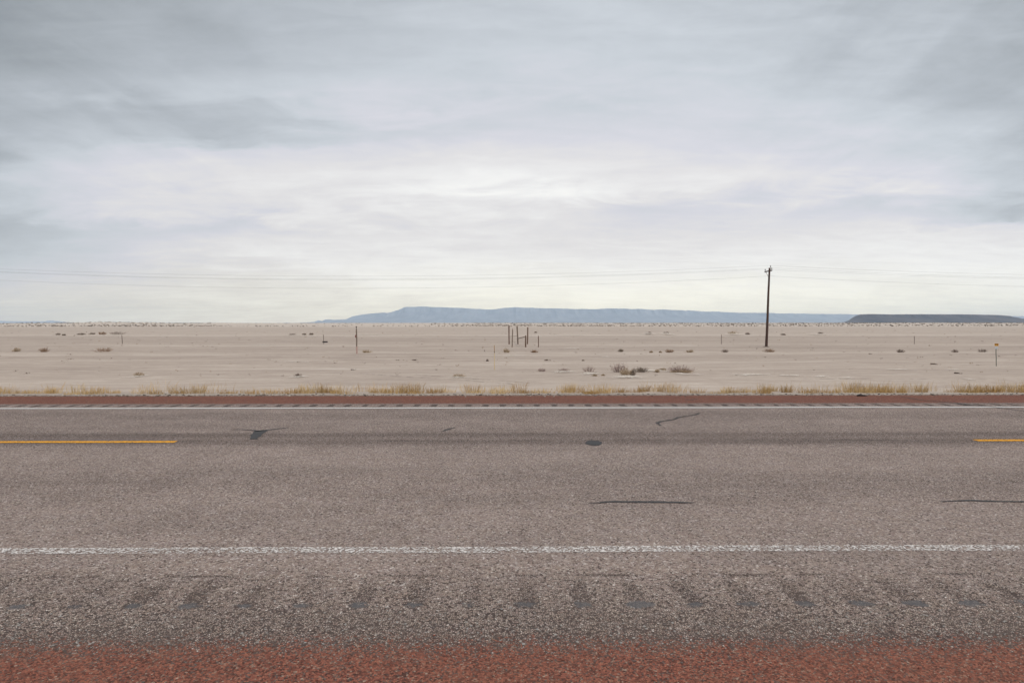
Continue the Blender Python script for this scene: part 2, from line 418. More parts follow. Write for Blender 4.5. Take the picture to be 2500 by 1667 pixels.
def sand_material():
    m, t, b, o = material('alkali_flat')
    p = t.n('ShaderNodeTexCoord').outputs['Object']
    s = t.n('ShaderNodeSeparateXYZ'); t.put(s, 0, p); X, Y, Z = s.outputs
    a = t.noise(t.vscale(p, (.035, .16, 0)), 1.0, 5, .6, dist=.4)
    c = t.noise(t.vscale(p, (.28, 1.0, 0)), 1.0, 5, .65, dist=.5)
    d = t.noise(t.vscale(p, (2.0, 5.0, 0)), 1.0, 4, .65)
    e = t.noise(t.vscale(p, (.012, .05, 0)), 1.0, 3, .5)
    yw = t.m('ADD', Y, t.m('MULTIPLY', t.m('SUBTRACT', a, .5), 26.0))
    pxy = t.m('DIVIDE', 4734 / 180.0, t.m('MAXIMUM', yw, 20.0))       # bands lie parallel to the road
    prof = t.curve(pxy, [(0.0, .95), (.035, .92), (.055, .80), (.065, .60), (.13, .58), (.155, .62), (.170, .80), (.180, .52), (.22, .36), (.28, .40), (.297, .62), (.315, .42), (.36, .33), (.395, .44),
                         (.41, .68), (.43, .44), (.47, .32), (.50, .46), (.515, .66), (.54, .52), (.60, .55), (.65, .40), (.71, .45), (.75, .60), (.85, .60), (1, .58)])
    k = t.m('ADD', t.m('MULTIPLY_ADD', prof, .68, .17), t.m('MULTIPLY', t.m('SUBTRACT', a, .5), .65))
    k = t.m('ADD', k, t.m('MULTIPLY', t.m('SUBTRACT', c, .5), 1.0))
    k = t.m('ADD', k, t.m('MULTIPLY', t.m('SUBTRACT', d, .5), .7))
    k = t.m('ADD', k, t.m('MULTIPLY', t.m('SUBTRACT', e, .5), .25))
    col = t.ramp(k, [(0, lin(136, 125, 115)), (.3, lin(160, 147, 136)), (.55, lin(174, 161, 149)), (.8, lin(187, 175, 163)), (1, lin(210, 200, 188))])
    # salt crust, thin and white
    crust = t.m('MULTIPLY', t.rng(t.noise(t.vscale(p, (.07, .75, 0)), 1.0, 4, .6, dist=.3), .64, .72), t.rng(a, .42, .62))
    col = t.mix(t.m('MULTIPLY', crust, .75), col, (*lin(214, 207, 197), 1))
    # crumbs of dark soil
    crumb = t.m('MULTIPLY', t.rng(t.noise(t.vscale(p, (2.4, 2.4, 0)), 1.0, 4, .75), .66, .74), t.rng(Y, 20, 120, .8, 0))
    col = t.mix(crumb, col, (*lin(112, 102, 92), 1))
    # gravelly bank beside the pavement
    gn = t.noise(p, 22.0, 4, .7)
    gw = t.m('ADD', Y, t.m('MULTIPLY', t.m('SUBTRACT', t.noise(p, 1.6, 4), .5), .9))
    bank = t.m('MULTIPLY', t.rng(gw, 14.1, 14.7, 1, 0), t.rng(Y, 0, 1))
    gcol = t.ramp(gn, [(.25, lin(84, 76, 70)), (.45, lin(132, 122, 112)), (.6, lin(178, 168, 156)), (.8, lin(206, 198, 188))])
    col = t.mix(t.m('MULTIPLY', bank, .85), col, gcol)
    k2 = t.n('ShaderNodeVectorMath', operation='MULTIPLY'); t.put(k2, 0, col); t.put(k2, 1, (.95, .91, .89))
    t.put(b, 'Base Color', k2.outputs[0]); b.inputs['Roughness'].default_value = .95; b.inputs['Specular IOR Level'].default_value = .1
    bp = t.n('ShaderNodeBump'); t.put(bp, 'Strength', .5); t.put(bp, 'Distance', .05)
    t.put(bp, 'Height', t.m('ADD', t.m('MULTIPLY', c, .7), t.m('MULTIPLY', d, .5))); t.put(b, 'Normal', bp)
    return m

def tinted(name, rough=.9, gain=1.0):
    m, t, b, o = material(name)
    a = t.n('ShaderNodeAttribute', attribute_name='tint'); k = t.n('ShaderNodeVectorMath', operation='SCALE'); t.put(k, 0, a.outputs['Color']); t.put(k, 'Scale', gain); t.put(b, 'Base Color', k.outputs[0])
    b.inputs['Roughness'].default_value = rough; b.inputs['Specular IOR Level'].default_value = .1
    return m

def rock_material(name, c1, c2):
    m, t, b, o = material(name)
    p = t.n('ShaderNodeTexCoord').outputs['Object']
    n = t.noise(t.vscale(p, (.0045, .0012, .0026)), 1.0, 6, .65)
    n2 = t.noise(t.vscale(p, (.004, .002, .004)), 1.0, 5, .6)
    col = t.mix(t.rng(n, .35, .65), (*c1, 1), (*c2, 1)); col = t.mix(t.rng(n2, .5, .7, 0, .6), col, (*[x * .55 for x in c1], 1))
    t.put(b, 'Base Color', col); b.inputs['Roughness'].default_value = 1.0; b.inputs['Specular IOR Level'].default_value = 0.0
    return m

ROAD = road_material()
SAND = sand_material()
WHITE = worn_paint('worn_white_paint', lin(212, 203, 196), .50, .70, .22)
WHITEFAR = worn_paint('white_paint', lin(206, 201, 196), .14, .34)
YELLOW = worn_paint('yellow_paint', lin(226, 158, 40), .27, .42, .06)
TAR = worn_paint('tar', lin(68, 66, 66), .18, .30, .05)
TARTHIN = worn_paint('thin_tar', lin(74, 70, 68), .24, .44, .10)
POLEWOOD = simple('creosoted_wood', lin(70, 52, 46), .9, .35, 3.0, stretch=(8, 8, .6))
GREYWOOD = simple('weathered_wood', lin(112, 98, 86), .95, .3, 4.0, stretch=(10, 10, .8))
BROWNWOOD = simple('brown_weathered_wood', lin(102, 80, 68), .95, .3, 4.0, stretch=(10, 10, .8))
STEEL = simple('rusty_steel', lin(88, 76, 68), .75, .25, 10.0)
DARK = simple('dark_iron', lin(52, 46, 44), .7, .2, 10.0)
CERAMIC = simple('insulator_glaze', lin(66, 64, 66), .3, .1, 5.0)
WIRE = simple('weathered_aluminium', lin(96, 98, 104), .6, .1, 1.0)
TINT = tinted('dry_plant', .9, 1.1)
GRASS = tinted('dry_grass_blade', .8, 1.0)
STONE = tinted('loose_stone', .9, .8)

# ------------------------------------------------------------------ setting: ground, road, shoulders, markings
def axis(parts):
    out = []
    for a, b, n in parts: out += list(np.linspace(a, b, n, endpoint=False))
    return np.array(out + [parts[-1][1]])
pos = np.concatenate([np.linspace(0, 60, 76), 60 * (500.0 / 60) ** (np.arange(1, 91) / 90.0), 500 * (26900.0 / 500) ** (np.arange(1, 41) / 40.0)])
gx = np.concatenate([-pos[:0:-1], pos])
gy = np.concatenate([[-26900, -8000, -1000, -200, -60, -30, -16, -12, -9, -6.5, -4, -2.4, -.5], [3, 8, 13.2, 14.0, 14.4, 14.9, 15.25, 15.6, 17, 19, 20.5, 21.5, 22.5],
                     23 * (130 / 23.) ** (np.arange(0, 210) / 210.), 130 * (1300 / 130.) ** (np.arange(0, 200) / 200.), 1300 * (26900 / 1300.) ** (np.arange(0, 31) / 30.)])
GX, GY = np.meshgrid(gx, gy); GZ = gz(GX, GY)
nx, ny = len(gx), len(gy)
idx = np.arange(nx * ny).reshape(ny, nx)
quads = np.stack([idx[:-1, :-1], idx[:-1, 1:], idx[1:, 1:], idx[1:, :-1]], -1).reshape(-1, 4)
me = bpy.data.meshes.new('ground')
me.vertices.add(nx * ny); me.vertices.foreach_set('co', np.stack([GX, GY, GZ], -1).astype(np.float32).ravel())
me.loops.add(quads.size); me.loops.foreach_set('vertex_index', quads.ravel().astype(np.int32))
me.polygons.add(len(quads)); me.polygons.foreach_set('loop_start', (np.arange(len(quads)) * 4).astype(np.int32))
me.polygons.foreach_set('use_smooth', np.ones(len(quads), dtype=bool))
me.materials.append(SAND); me.update(calc_edges=True); me.validate()
tag(link(bpy.data.objects.new('ground', me)), kind='structure')

def sheet(name, x0, x1, y0, y1, z, mat, nxs=1, **kw):
    xs = np.linspace(x0, x1, nxs + 1)
    vs = [(x, y, z) for y in (y0, y1) for x in xs]
    fs = [(i, i + 1, nxs + 2 + i, nxs + 1 + i) for i in range(nxs)]
    return tag(mesh(name, vs, fs, mat), kind='structure')
L = 420.0
sheet('road', -L, L, 3.03, 12.17, 0.0, ROAD, 40)
sheet('shoulder', -L, L, -2.2, 3.03, 0.0, ROAD, 40)
# far shoulder: a thin pavement with a broken outer lip
rnd = random.Random(5)
xs = np.concatenate([[-L], np.arange(-40, 40.01, .12), [L]])
lip = [13.60 + .10 * math.sin(x * .7) * math.sin(x * .23 + 1) + rnd.uniform(-.06, .06) for x in xs]
vs = [(x, 12.17, 0) for x in xs] + [(x, l, 0) for x, l in zip(xs, lip)] + [(x, l + .02, -.06) for x, l in zip(xs, lip)]
n_ = len(xs)
fs = [(i, i + 1, n_ + i + 1, n_ + i) for i in range(n_ - 1)] + [(n_ + i, n_ + i + 1, 2 * n_ + i + 1, 2 * n_ + i) for i in range(n_ - 1)]
tag(mesh('shoulder', vs, fs, ROAD), kind='structure')

def line(name, x0, x1, yc, wd, mat, seed=1, wob=.006):
    r = random.Random(seed); n = max(2, int((min(x1, 40) - max(x0, -40)) / .35))
    xs = [x0] + list(np.linspace(max(x0, -40), min(x1, 40), n)) + [x1]
    a = 0; vs = []
    for k, x in enumerate(xs):
        a = a * .8 + r.uniform(-wob, wob)
        vs += [(x, yc - wd / 2 + a, .004), (x, yc + wd / 2 + a * .8, .004)]
    fs = [(2 * i, 2 * i + 2, 2 * i + 3, 2 * i + 1) for i in range(len(xs) - 1)]
    return tag(mesh(name, vs, fs, mat), kind='structure')
line('edge_line', -L, L, 4.30, .112, WHITE, 1)
line('edge_line', -L, L, 11.53, .115, WHITEFAR, 2, .012)
YC = 8.27
xe = at(426, 1080, 0).x; xb = at(2384, 1076, 0).x
line('centre_line', xe - 3.05, xe, YC, .115, YELLOW, 3)
line('centre_line', xb, xb + 3.05, YC, .115, YELLOW, 4)

def seal(name, pts, wid, mat=TAR, seed=0):
    """a ribbon of crack sealant poured on the road, ragged along both edges"""
    r = random.Random(seed); P = [at(px, py, .0045) for px, py in pts]
    Q, W = [], []
    for i in range(len(P) - 1):
        ns = max(2, int((P[i + 1] - P[i]).length / .09))
        for k in range(ns):
            f = k / ns; Q.append(P[i].lerp(P[i + 1], f)); W.append(wid[i] + (wid[i + 1] - wid[i]) * f)
    Q.append(P[-1]); W.append(wid[-1])
    vs = []
    for i, q in enumerate(Q):
        t = (Q[min(i + 1, len(Q) - 1)] - Q[max(i - 1, 0)]); nrm = Vector((-t.y, t.x, 0)).normalized()
        j = .012
        a = max(W[i], .012) / 2
        vs += [q + nrm * a * r.uniform(.75, 1.25) + Vector((r.uniform(-j, j), r.uniform(-j, j) * .5, 0)), q - nrm * a * r.uniform(.75, 1.25)]
    fs = [(2 * i, 2 * i + 2, 2 * i + 3, 2 * i + 1) for i in range(len(Q) - 1)]
    return tag(mesh(name, vs, fs, mat), kind='structure')
seal('tar_seal', [(556, 1047.5), (590, 1048), (618, 1050), (634, 1052)], [.01, .025, .04, .07], TAR, 1)
seal('tar_seal', [(634, 1050.5), (628, 1058), (619, 1071.5)], [.16, .135, .10], TAR, 2)
seal('tar_seal', [(634, 1051), (655, 1049), (680, 1046), (704, 1043.5)], [.08, .045, .04, .015], TAR, 3)
seal('tar_seal', [(1080, 1053), (1090, 1049), (1098, 1046.2), (1112, 1043)], [.02, .05, .06, .02], TARTHIN, 4)
seal('tar_seal', [(1613, 1039), (1605, 1032.5), (1611, 1029), (1627, 1026.5), (1643, 1023.5), (1656, 1018.5), (1680, 1014.5), (1697, 1012.5), (1707, 1007.8)], [.03, .05, .05, .045, .06, .05, .04, .045, .05], TARTHIN, 5)
seal('tar_seal', [(1438, 1227.4), (1462, 1226), (1485, 1224), (1520, 1224), (1560, 1224.2), (1610, 1224.6), (1660, 1225.6), (1697, 1226)], [.01, .02, .035, .04, .042, .042, .04, .015], TAR, 6)
seal('tar_seal', [(2296, 1223.2), (2320, 1222), (2366, 1220.8), (2400, 1221.6), (2450, 1223), (2520, 1224), (2600, 1223)], [.01, .03, .04, .04, .035, .03, .02], TAR, 7)
seal('tar_seal', [(2200, 969), (2230, 973), (2262, 977.5), (2339, 983.8), (2362, 987), (2390, 990), (2430, 993.8), (2500, 1003), (2580, 1012)], [.03, .06, .05, .05, .10, .04, .03, .05, .03], TARTHIN, 8)
seal('tar_seal', [(1672, 976.8), (1690, 975), (1704, 974)], [.03, .06, .02], TARTHIN, 9)
c = at(1450, 1080.5, .0045); r = random.Random(3)
vs = [c + Vector((math.cos(a) * .102 * r.uniform(.9, 1.08) + .01 * math.sin(3 * a), math.sin(a) * .17 * r.uniform(.9, 1.1), 0)) for a in np.linspace(0, 2 * math.pi, 36, endpoint=False)]
tag(mesh('tar_patch', vs, [tuple(range(36))], TAR), kind='structure')

# faint wheel tracks across the flat
m_, t_, b_, o_ = material('wheel_track')
p_ = t_.n('ShaderNodeTexCoord').outputs['Object']
t_.put(b_, 'Base Color', (*lin(132, 122, 113), 1))
tr_ = t_.n('ShaderNodeBsdfTransparent'); mx_ = t_.n('ShaderNodeMixShader')
t_.put(mx_, 0, t_.rng(t_.noise(p_, 2.6, 4, .7), .44, .62, 0, .5)); t_.put(mx_, 1, tr_); t_.put(mx_, 2, b_); t_.put(o_, 0, mx_)
for pts, wd in (([(880, 912), (960, 918), (1060, 924), (1170, 932), (1260, 938)], .22), ([(1010, 914), (1100, 921), (1200, 929), (1330, 938)], .2), ([(1900, 924), (2100, 926), (2300, 925), (2520, 929)], .2)):
    P = [at(*q) for q in pts]; vs = []
    for i in range(len(P) - 1):
        for k in range(14):
            q = P[i].lerp(P[i + 1], k / 14); tdir = P[i + 1] - P[i]; nn = Vector((-tdir.y, tdir.x, 0)).normalized() * wd / 2
            for s_ in (-1, 1):
                z_ = q + nn * s_; vs.append((z_.x, z_.y, float(gz(z_.x, z_.y)) + .012))
    tag(mesh('track', vs, [(2 * i, 2 * i + 2, 2 * i + 3, 2 * i + 1) for i in range(len(vs) // 2 - 1)], m_), kind='structure')

# ------------------------------------------------------------------ mountains
def spt(crop_x0, pts): return [(crop_x0 + x / 3.675, 640 + y / 3.675) for x, y in pts]
def fnoise(x, seed, octs=5, base=1.0):
    r = np.random.RandomState(seed); out = np.zeros_like(x)
    a = 1.0; f = base
    for _ in range(octs):
        out += a * np.sin(x * f * 6.283 + r.uniform(0, 6.28)) * np.sin(x * f * 2.3 + r.uniform(0, 6.28)); a *= .55; f *= 2.1
    return out
def mesa(name, sky, D, foot, mat, seed, depth=3500., jag=1.0, cliff=.35):
    sky = sorted(sky); px = np.linspace(sky[0][0], sky[-1][0], 360)
    py = np.interp(px, [p[0] for p in sky], [p[1] for p in sky])
    py = py + fnoise(px / 60., seed, 5) * .35 * jag * (np.minimum(1, (788.5 - py) / 10).clip(0, 1))
    X, H = [], []
    for a, b_ in zip(px, py):
        d = ray(a, b_); k = D / d.y; X.append(d.x * k); H.append(max(EYE + d.z * k, -1.0))
    X = np.array(X); H = np.array(H)
    gul = fnoise(px / 45., seed + 1, 5); gul2 = fnoise(px / 14., seed + 2, 3)
    rows = [(-foot, 0.0, 0), (-foot * .72, .10, .6), (-foot * .5, .25, 1), (-foot * .33, .40, 1), (-foot * .2, .55, .9), (-foot * .13, 1 - cliff, .6), (-foot * .06, .97, .45), (0, 1, .2), (depth, 1.0, 0), (depth * 1.25, 0, 0)]
    vs = []; n = len(px)
    for off, hf, g in rows:
        yy = D + off + g * foot * (.05 * gul + .02 * gul2)
        sc_ = (yy / D)
        zz_ = -2.2 + (H + 2.2) * hf * (1 + .06 * g * gul2 * (hf < .9))
        xx = X * (1 if off <= 0 else sc_)
        vs += list(zip(xx, yy * np.ones(n), zz_))
    fs = [(r_ * n + i, r_ * n + i + 1, (r_ + 1) * n + i + 1, (r_ + 1) * n + i) for r_ in range(len(rows) - 1) for i in range(n - 1)]
    return tag(mesh(name, vs, fs, mat, smooth=False), kind='structure')
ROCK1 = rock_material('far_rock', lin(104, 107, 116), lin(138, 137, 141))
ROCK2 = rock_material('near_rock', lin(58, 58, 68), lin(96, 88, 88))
main = spt(620, [(590, 549), (610, 543), (650, 516), (690, 513), (720, 520), (790, 514), (850, 513), (868, 497), (900, 485), (990, 466), (1050, 462), (1110, 456), (1170, 452), (1200, 458), (1260, 438), (1320, 420), (1355, 402), (1430, 401), (1500, 397), (1660, 403), (1900, 412), (2100, 425), (2175, 423), (2240, 409), (2350, 404)]) \
     + spt(1240, [(200, 410), (460, 415), (600, 422), (660, 418), (740, 422), (950, 415), (1180, 420), (1300, 428), (1400, 424), (1600, 435), (1620, 430), (1700, 440), (1900, 445), (2000, 452)]) \
     + spt(1860, [(0, 455), (300, 461), (600, 465), (840, 468), (1300, 472), (2200, 482), (2352, 484)]) + [(2620, 772.5), (2800, 776)]
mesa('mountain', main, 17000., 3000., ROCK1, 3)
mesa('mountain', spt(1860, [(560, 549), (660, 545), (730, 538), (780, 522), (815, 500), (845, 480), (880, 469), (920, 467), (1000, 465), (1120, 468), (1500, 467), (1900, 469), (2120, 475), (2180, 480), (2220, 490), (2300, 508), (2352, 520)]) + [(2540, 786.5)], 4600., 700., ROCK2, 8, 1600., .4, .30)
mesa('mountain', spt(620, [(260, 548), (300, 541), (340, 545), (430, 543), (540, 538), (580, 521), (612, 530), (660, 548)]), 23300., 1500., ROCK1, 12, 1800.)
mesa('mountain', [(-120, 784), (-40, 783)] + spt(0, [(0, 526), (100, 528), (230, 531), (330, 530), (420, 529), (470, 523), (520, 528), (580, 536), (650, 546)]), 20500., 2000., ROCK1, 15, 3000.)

# ------------------------------------------------------------------ plants
def tri_cloud(P, size, rs, up=.4):
    n = len(P); d1 = rs.normal(size=(n, 3)); d1 /= np.linalg.norm(d1, axis=1)[:, None]
    d2 = rs.normal(size=(n, 3)); d2 -= (d2 * d1).sum(1)[:, None] * d1; d2 /= np.linalg.norm(d2, axis=1)[:, None]
    s = (size * rs.uniform(.6, 1.4, n))[:, None]
    V = np.stack([P - d1 * s * .5 - d2 * s * .35, P + d1 * s * .5 - d2 * s * .2, P + d2 * s * .6], 1)
    return V.reshape(-1, 3)
def ribbons(A, B, wa, wb, rs):
    n = len(A); t = B - A; r_ = rs.normal(size=(n, 3)); s = np.cross(t, r_); s /= np.linalg.norm(s, axis=1)[:, None] + 1e-9
    wa = np.asarray(wa).reshape(-1, 1); wb = np.asarray(wb).reshape(-1, 1)
    return np.stack([A - s * wa, A + s * wa, B + s * wb, B - s * wb], 1).reshape(-1, 3)
STYLES = {
    'russet': ([lin(124, 96, 76), lin(140, 112, 88), lin(108, 86, 70), lin(154, 128, 102)], .9),
    'tan': ([lin(160, 139, 114), lin(174, 152, 124), lin(138, 119, 97), lin(122, 104, 84)], .9),
    'dark': ([lin(112, 99, 88), lin(98, 88, 80), lin(126, 111, 97), lin(136, 118, 101)], 1.0),
    'grey': ([lin(120, 106, 96), lin(104, 90, 84), lin(134, 118, 104), lin(92, 78, 74)], .6),
    'twig': ([lin(124, 104, 99), lin(108, 90, 86), lin(142, 120, 111), lin(152, 131, 115)], .22)}
def plant_mesh(W, H, style, seed, leaf, dens=1.0):
    rs = np.random.RandomState(seed); cols, fill = STYLES[style]
    nst = int(70 * dens)
    a = rs.uniform(0, 6.283, nst); rr = np.sqrt(rs.uniform(0, 1, nst))
    lob = 1 + .22 * np.sin(a * 2 + rs.uniform(0, 6)) + .15 * np.sin(a * 5 + rs.uniform(0, 6))
    A = np.stack([np.cos(a) * rr * W * .22, np.sin(a) * rr * W * .20, np.full(nst, -.03)], 1)
    hfac = np.sqrt(np.clip(1 - (rr * .92) ** 2, .05, 1)) * rs.uniform(.55, 1.05, nst)
    B = np.stack([np.cos(a) * rr * lob * W * .5, np.sin(a) * rr * lob * W * .45, hfac * H], 1)
    tw = max(.006, leaf * .16)
    V = [ribbons(A, B, np.full(nst, tw), np.full(nst, tw * .5), rs)]
    # side twigs
    k = rs.randint(0, nst, nst * 2); f = rs.uniform(.35, .95, nst * 2)[:, None]
    S = A[k] + (B[k] - A[k]) * f; E = S + rs.normal(size=S.shape) * np.array([W * .07, W * .07, H * .13]) + np.array([0, 0, H * .07])
    E[:, 2] = np.maximum(E[:, 2], 0.0)
    V.append(ribbons(S, E, np.full(len(S), tw * .7), np.full(len(S), tw * .35), rs))
    nq = len(V[0]) // 4 + len(V[1]) // 4
    nl = int(nst * 9 * fill * dens ** .3)
    k = rs.randint(0, len(S), nl); f = rs.uniform(.2, 1.05, nl)[:, None]
    P = S[k] + (E[k] - S[k]) * f + rs.normal(size=(nl, 3)) * leaf * .5
    k2 = rs.randint(0, nst, nl // 2); f2 = rs.uniform(.25, 1.0, nl // 2)[:, None]
    P[:nl // 2] = A[k2] + (B[k2] - A[k2]) * f2 + rs.normal(size=(nl // 2, 3)) * leaf * .7
    P[:, 2] = np.maximum(P[:, 2], leaf * .1)
    T = tri_cloud(P, np.full(nl, leaf), rs)
    verts = np.concatenate(V + [T]); b0 = nq * 4
    faces = [tuple(range(4 * i, 4 * i + 4)) for i in range(nq)] + [tuple(range(b0 + 3 * i, b0 + 3 * i + 3)) for i in range(nl)]
    ca = np.array(cols); ci = rs.randint(0, len(cols), len(faces)); ci[:nq] = rs.randint(0, 3, nq)
    C = ca[ci] * rs.uniform(.8, 1.2, (len(faces), 1))
    return verts, faces, np.concatenate([C, np.ones((len(faces), 1))], 1)
def shrub(px, py, wpx, hpx, style, label, seed, name='shrub', cat='shrub', group=None, dens=1.0, leafk=1.0):
    p = at(px, py); d = p.y; W = wpx * d / F; H = hpx * d / F
    v, f, c_ = plant_mesh(W, H, style, seed, max(.03, d * .00062) * leafk, dens)
    o = mesh(name, v, f, TINT, None, (p.x, p.y + W * .2, float(gz(p.x, p.y + W * .2)) - .01), cols=c_)
    return tag(o, label, cat, group)
ROWG = 'low shrubs in the row along the flat'
sh = [
 (36.7, 858.5, 20, 11, 'tan', 'small round tan shrub at the left end of the shrub row, nearest the picture edge', ROWG),
 (104, 859.5, 28, 12, 'russet', 'middle-sized brown spiky shrub between the small tan one and the widest russet one', ROWG),
 (245, 859, 44, 12, 'russet', 'widest russet shrub of the row, below and left of a lone thin steel post', ROWG),
 (893.5, 861, 27, 8, 'tan', 'low sparse tan shrub just right of the tall pipe with a white band', ROWG),
 (1236, 861, 19, 12, 'tan', 'upright tan shrub in front of the left end of the grey fence posts', ROWG),
 (1305, 861, 17, 8, 'russet', 'small ragged brown shrub in front of the single post right of the posts', ROWG),
 (1516, 859, 14, 8, 'dark', 'dark little shrub alone on the flat above the big twiggy bushes', ROWG),
 (1590, 861, 11, 5, 'tan', 'tiny tan sprig left of the dense brown shrub in the row', ROWG),
 (1613, 861, 7, 4, 'tan', 'tiniest tan sprig touching the left side of the dense brown row shrub', ROWG),
 (1636, 860.5, 26, 10, 'russet', 'dense brown dome shrub of the row, above the round twiggy bush', ROWG),
 (1686, 860, 18, 7, 'tan', 'low golden shrub right beside the dense brown dome shrub', ROWG),
 (1772, 860, 20, 8, 'grey', 'pale thin greyish shrub halfway to the utility pole from the golden one', ROWG),
 (1880, 859.5, 28, 10, 'russet', 'brown shrub at the foot of the utility pole', ROWG),
 (2201, 860.5, 21, 10, 'grey', 'two-peaked purplish shrub right of the utility pole, first of the last three', ROWG),
 (2333.5, 860, 16, 8, 'grey', 'smallest of the three purplish shrubs near the yellow sign', ROWG),
 (2402, 859.5, 25, 9, 'grey', 'dark purplish shrub directly left of the yellow sign', ROWG)]
for i, (a, b_, c_, d_, e_, lab, g_) in enumerate(sh): shrub(a, b_, c_, d_, e_, lab, 40 + i, group=g_, dens=1.0)
big = [
 (336, 919, 29, 13, 'tan', 'tan bush on a small pale sand heap, alone near the left of the flat'),
 (726, 920, 24, 10, 'grey', 'flat sprawling weed on white sand below the hanging black plate'),
 (1118, 921, 38, 10, 'tan', 'wide flat tan plant on white sand in front of the yellow stake'),
 (1190, 882, 9, 6, 'grey', 'tiny wispy plant just left of the yellow stake'),
 (1334, 880.5, 8, 4, 'dark', 'tiny dark tuft on the flat between fence posts and twiggy bushes'),
 (1424.5, 881, 7, 3.5, 'dark', 'tiny dark tuft left above the tallest twiggy bush'),
 (1012, 880, 16, 3.5, 'grey', 'thin flat sprig on a streak of pale sand, far right of the banded pipe'),
 (1322, 907, 30, 10, 'twig', 'sparse bare twigs at the left end of the bush cluster'),
 (1376, 907, 35, 9, 'twig', 'low spreading grey weed left of the twiggy bush cluster'),
 (1439, 909, 30, 18, 'twig', 'small loose purplish bush left of the tallest twiggy bush'),
 (1453, 918, 13, 5, 'tan', 'small straw tuft in front of the small loose purplish bush'),
 (1473, 917, 10, 4, 'tan', 'smallest straw tuft in front of the tallest twiggy bush'),
 (1605, 909, 14, 9, 'tan', 'little brown bush left of the round twiggy bush'),
 (1620, 904, 24, 6, 'tan', 'low straw weed joining the round twiggy bush on its left')]
for i, (a, b_, c_, d_, e_, lab) in enumerate(big): shrub(a, b_, c_, d_, e_, lab, 80 + i, dens=.8)
shrub(1512, 909, 42, 27, 'twig', 'tallest open twiggy bush with dark leaf clumps, left in the cluster', 101, dens=1.1, leafk=1.5)
shrub(1530, 917, 32, 22, 'tan', 'tan grassy bush in the middle of the cluster, in front of the twiggy one', 102, dens=1.3)
shrub(1545, 917, 16, 17, 'dark', 'dark grey tuft leaning on the right side of the tan grassy bush', 103, dens=1.3)
shrub(1566, 909, 46, 15, 'dark', 'dense dark grey low bush at the right of the cluster', 104, dens=1.3)
shrub(1667, 910, 68, 21, 'twig', 'broad round twiggy bush standing right of the dense dark one', 105, dens=1.5, leafk=1.35)
shrub(1668, 910.5, 56, 11, 'tan', 'straw undergrowth at the foot of the broad round twiggy bush', 106, dens=1.6)
# shrubs on the sandy ridge farther out
RG = 'small shrubs on the sand ridge beyond the row'
rid = [(196, 817.5, 19, 5, 'dark', 'dark shrub on the far sand ridge, left of the pair of wide ones'), (223, 816, 16, 4, 'dark', 'low dark shrub touching the wide ridge shrub on its left'),
       (246, 817.5, 24, 9, 'russet', 'wide brown ridge shrub, left one of the tall pair above the lone post'), (284, 817, 38, 9, 'grey', 'widest grey ridge shrub directly above the lone thin steel post'),
       (140, 818, 12, 5, 'dark', 'small dark ridge shrub, far left of the wide grey one'), (154, 819, 10, 4, 'dark', 'smaller dark ridge shrub just right of another small one at far left'),
       (742, 818, 12, 5, 'dark', 'small ridge shrub left above the hanging black plate'), (759, 817.5, 12, 5, 'dark', 'small ridge shrub closest to the post with the black plate'),
       (712, 818, 22, 4, 'grey', 'pale flat ridge weed left of the two small dark ridge shrubs'),
       (1585, 815.5, 20, 6, 'grey', 'pale shrub on a sand mound of the ridge, above the dense brown shrub'), (1627, 814.5, 18, 6, 'grey', 'pale shrub on the second sand mound of the ridge'),
       (1792, 816, 26, 9, 'tan', 'tall brown ridge shrub on a mound left of the utility pole'), (1826, 817, 15, 6, 'grey', 'small ridge shrub between the tall ridge one and the utility pole'),
       (2005, 816, 15, 6, 'grey', 'small ridge shrub on a pale mound right of the utility pole'), (1913, 818, 12, 4, 'dark', 'low ridge shrub just right of the utility pole'),
       (1308, 812.5, 7, 3, 'dark', 'speck of a shrub behind the right end of the fence posts')]
for i, (a, b_, c_, d_, e_, lab) in enumerate(rid): shrub(a, b_, c_, d_, e_, lab, 120 + i, group=RG, dens=.8)

# sand heaped under some of the plants
m_, t_, b_, o_ = material('pale_sand')
n_ = t_.noise(t_.vscale(t_.n('ShaderNodeTexCoord').outputs['Object'], (2, 2, 2)), 1.5, 5, .65)
t_.put(b_, 'Base Color', t_.ramp(n_, [(.3, lin(198, 185, 171)), (.55, lin(216, 204, 190)), (.8, lin(226, 215, 202))]))
t_.put(b_, 'Roughness', .95)
tr_ = t_.n('ShaderNodeBsdfTransparent'); mx_ = t_.n('ShaderNodeMixShader')
ed_ = t_.n('ShaderNodeAttribute', attribute_name='edge')
al_ = t_.rng(t_.m('ADD', ed_.outputs['Fac'], t_.m('MULTIPLY', t_.m('SUBTRACT', n_, .5), 1.6)), .35, .9, 0, .68)
t_.put(mx_, 0, al_); t_.put(mx_, 1, tr_); t_.put(mx_, 2, b_); t_.put(o_, 0, mx_)
PALE = m_
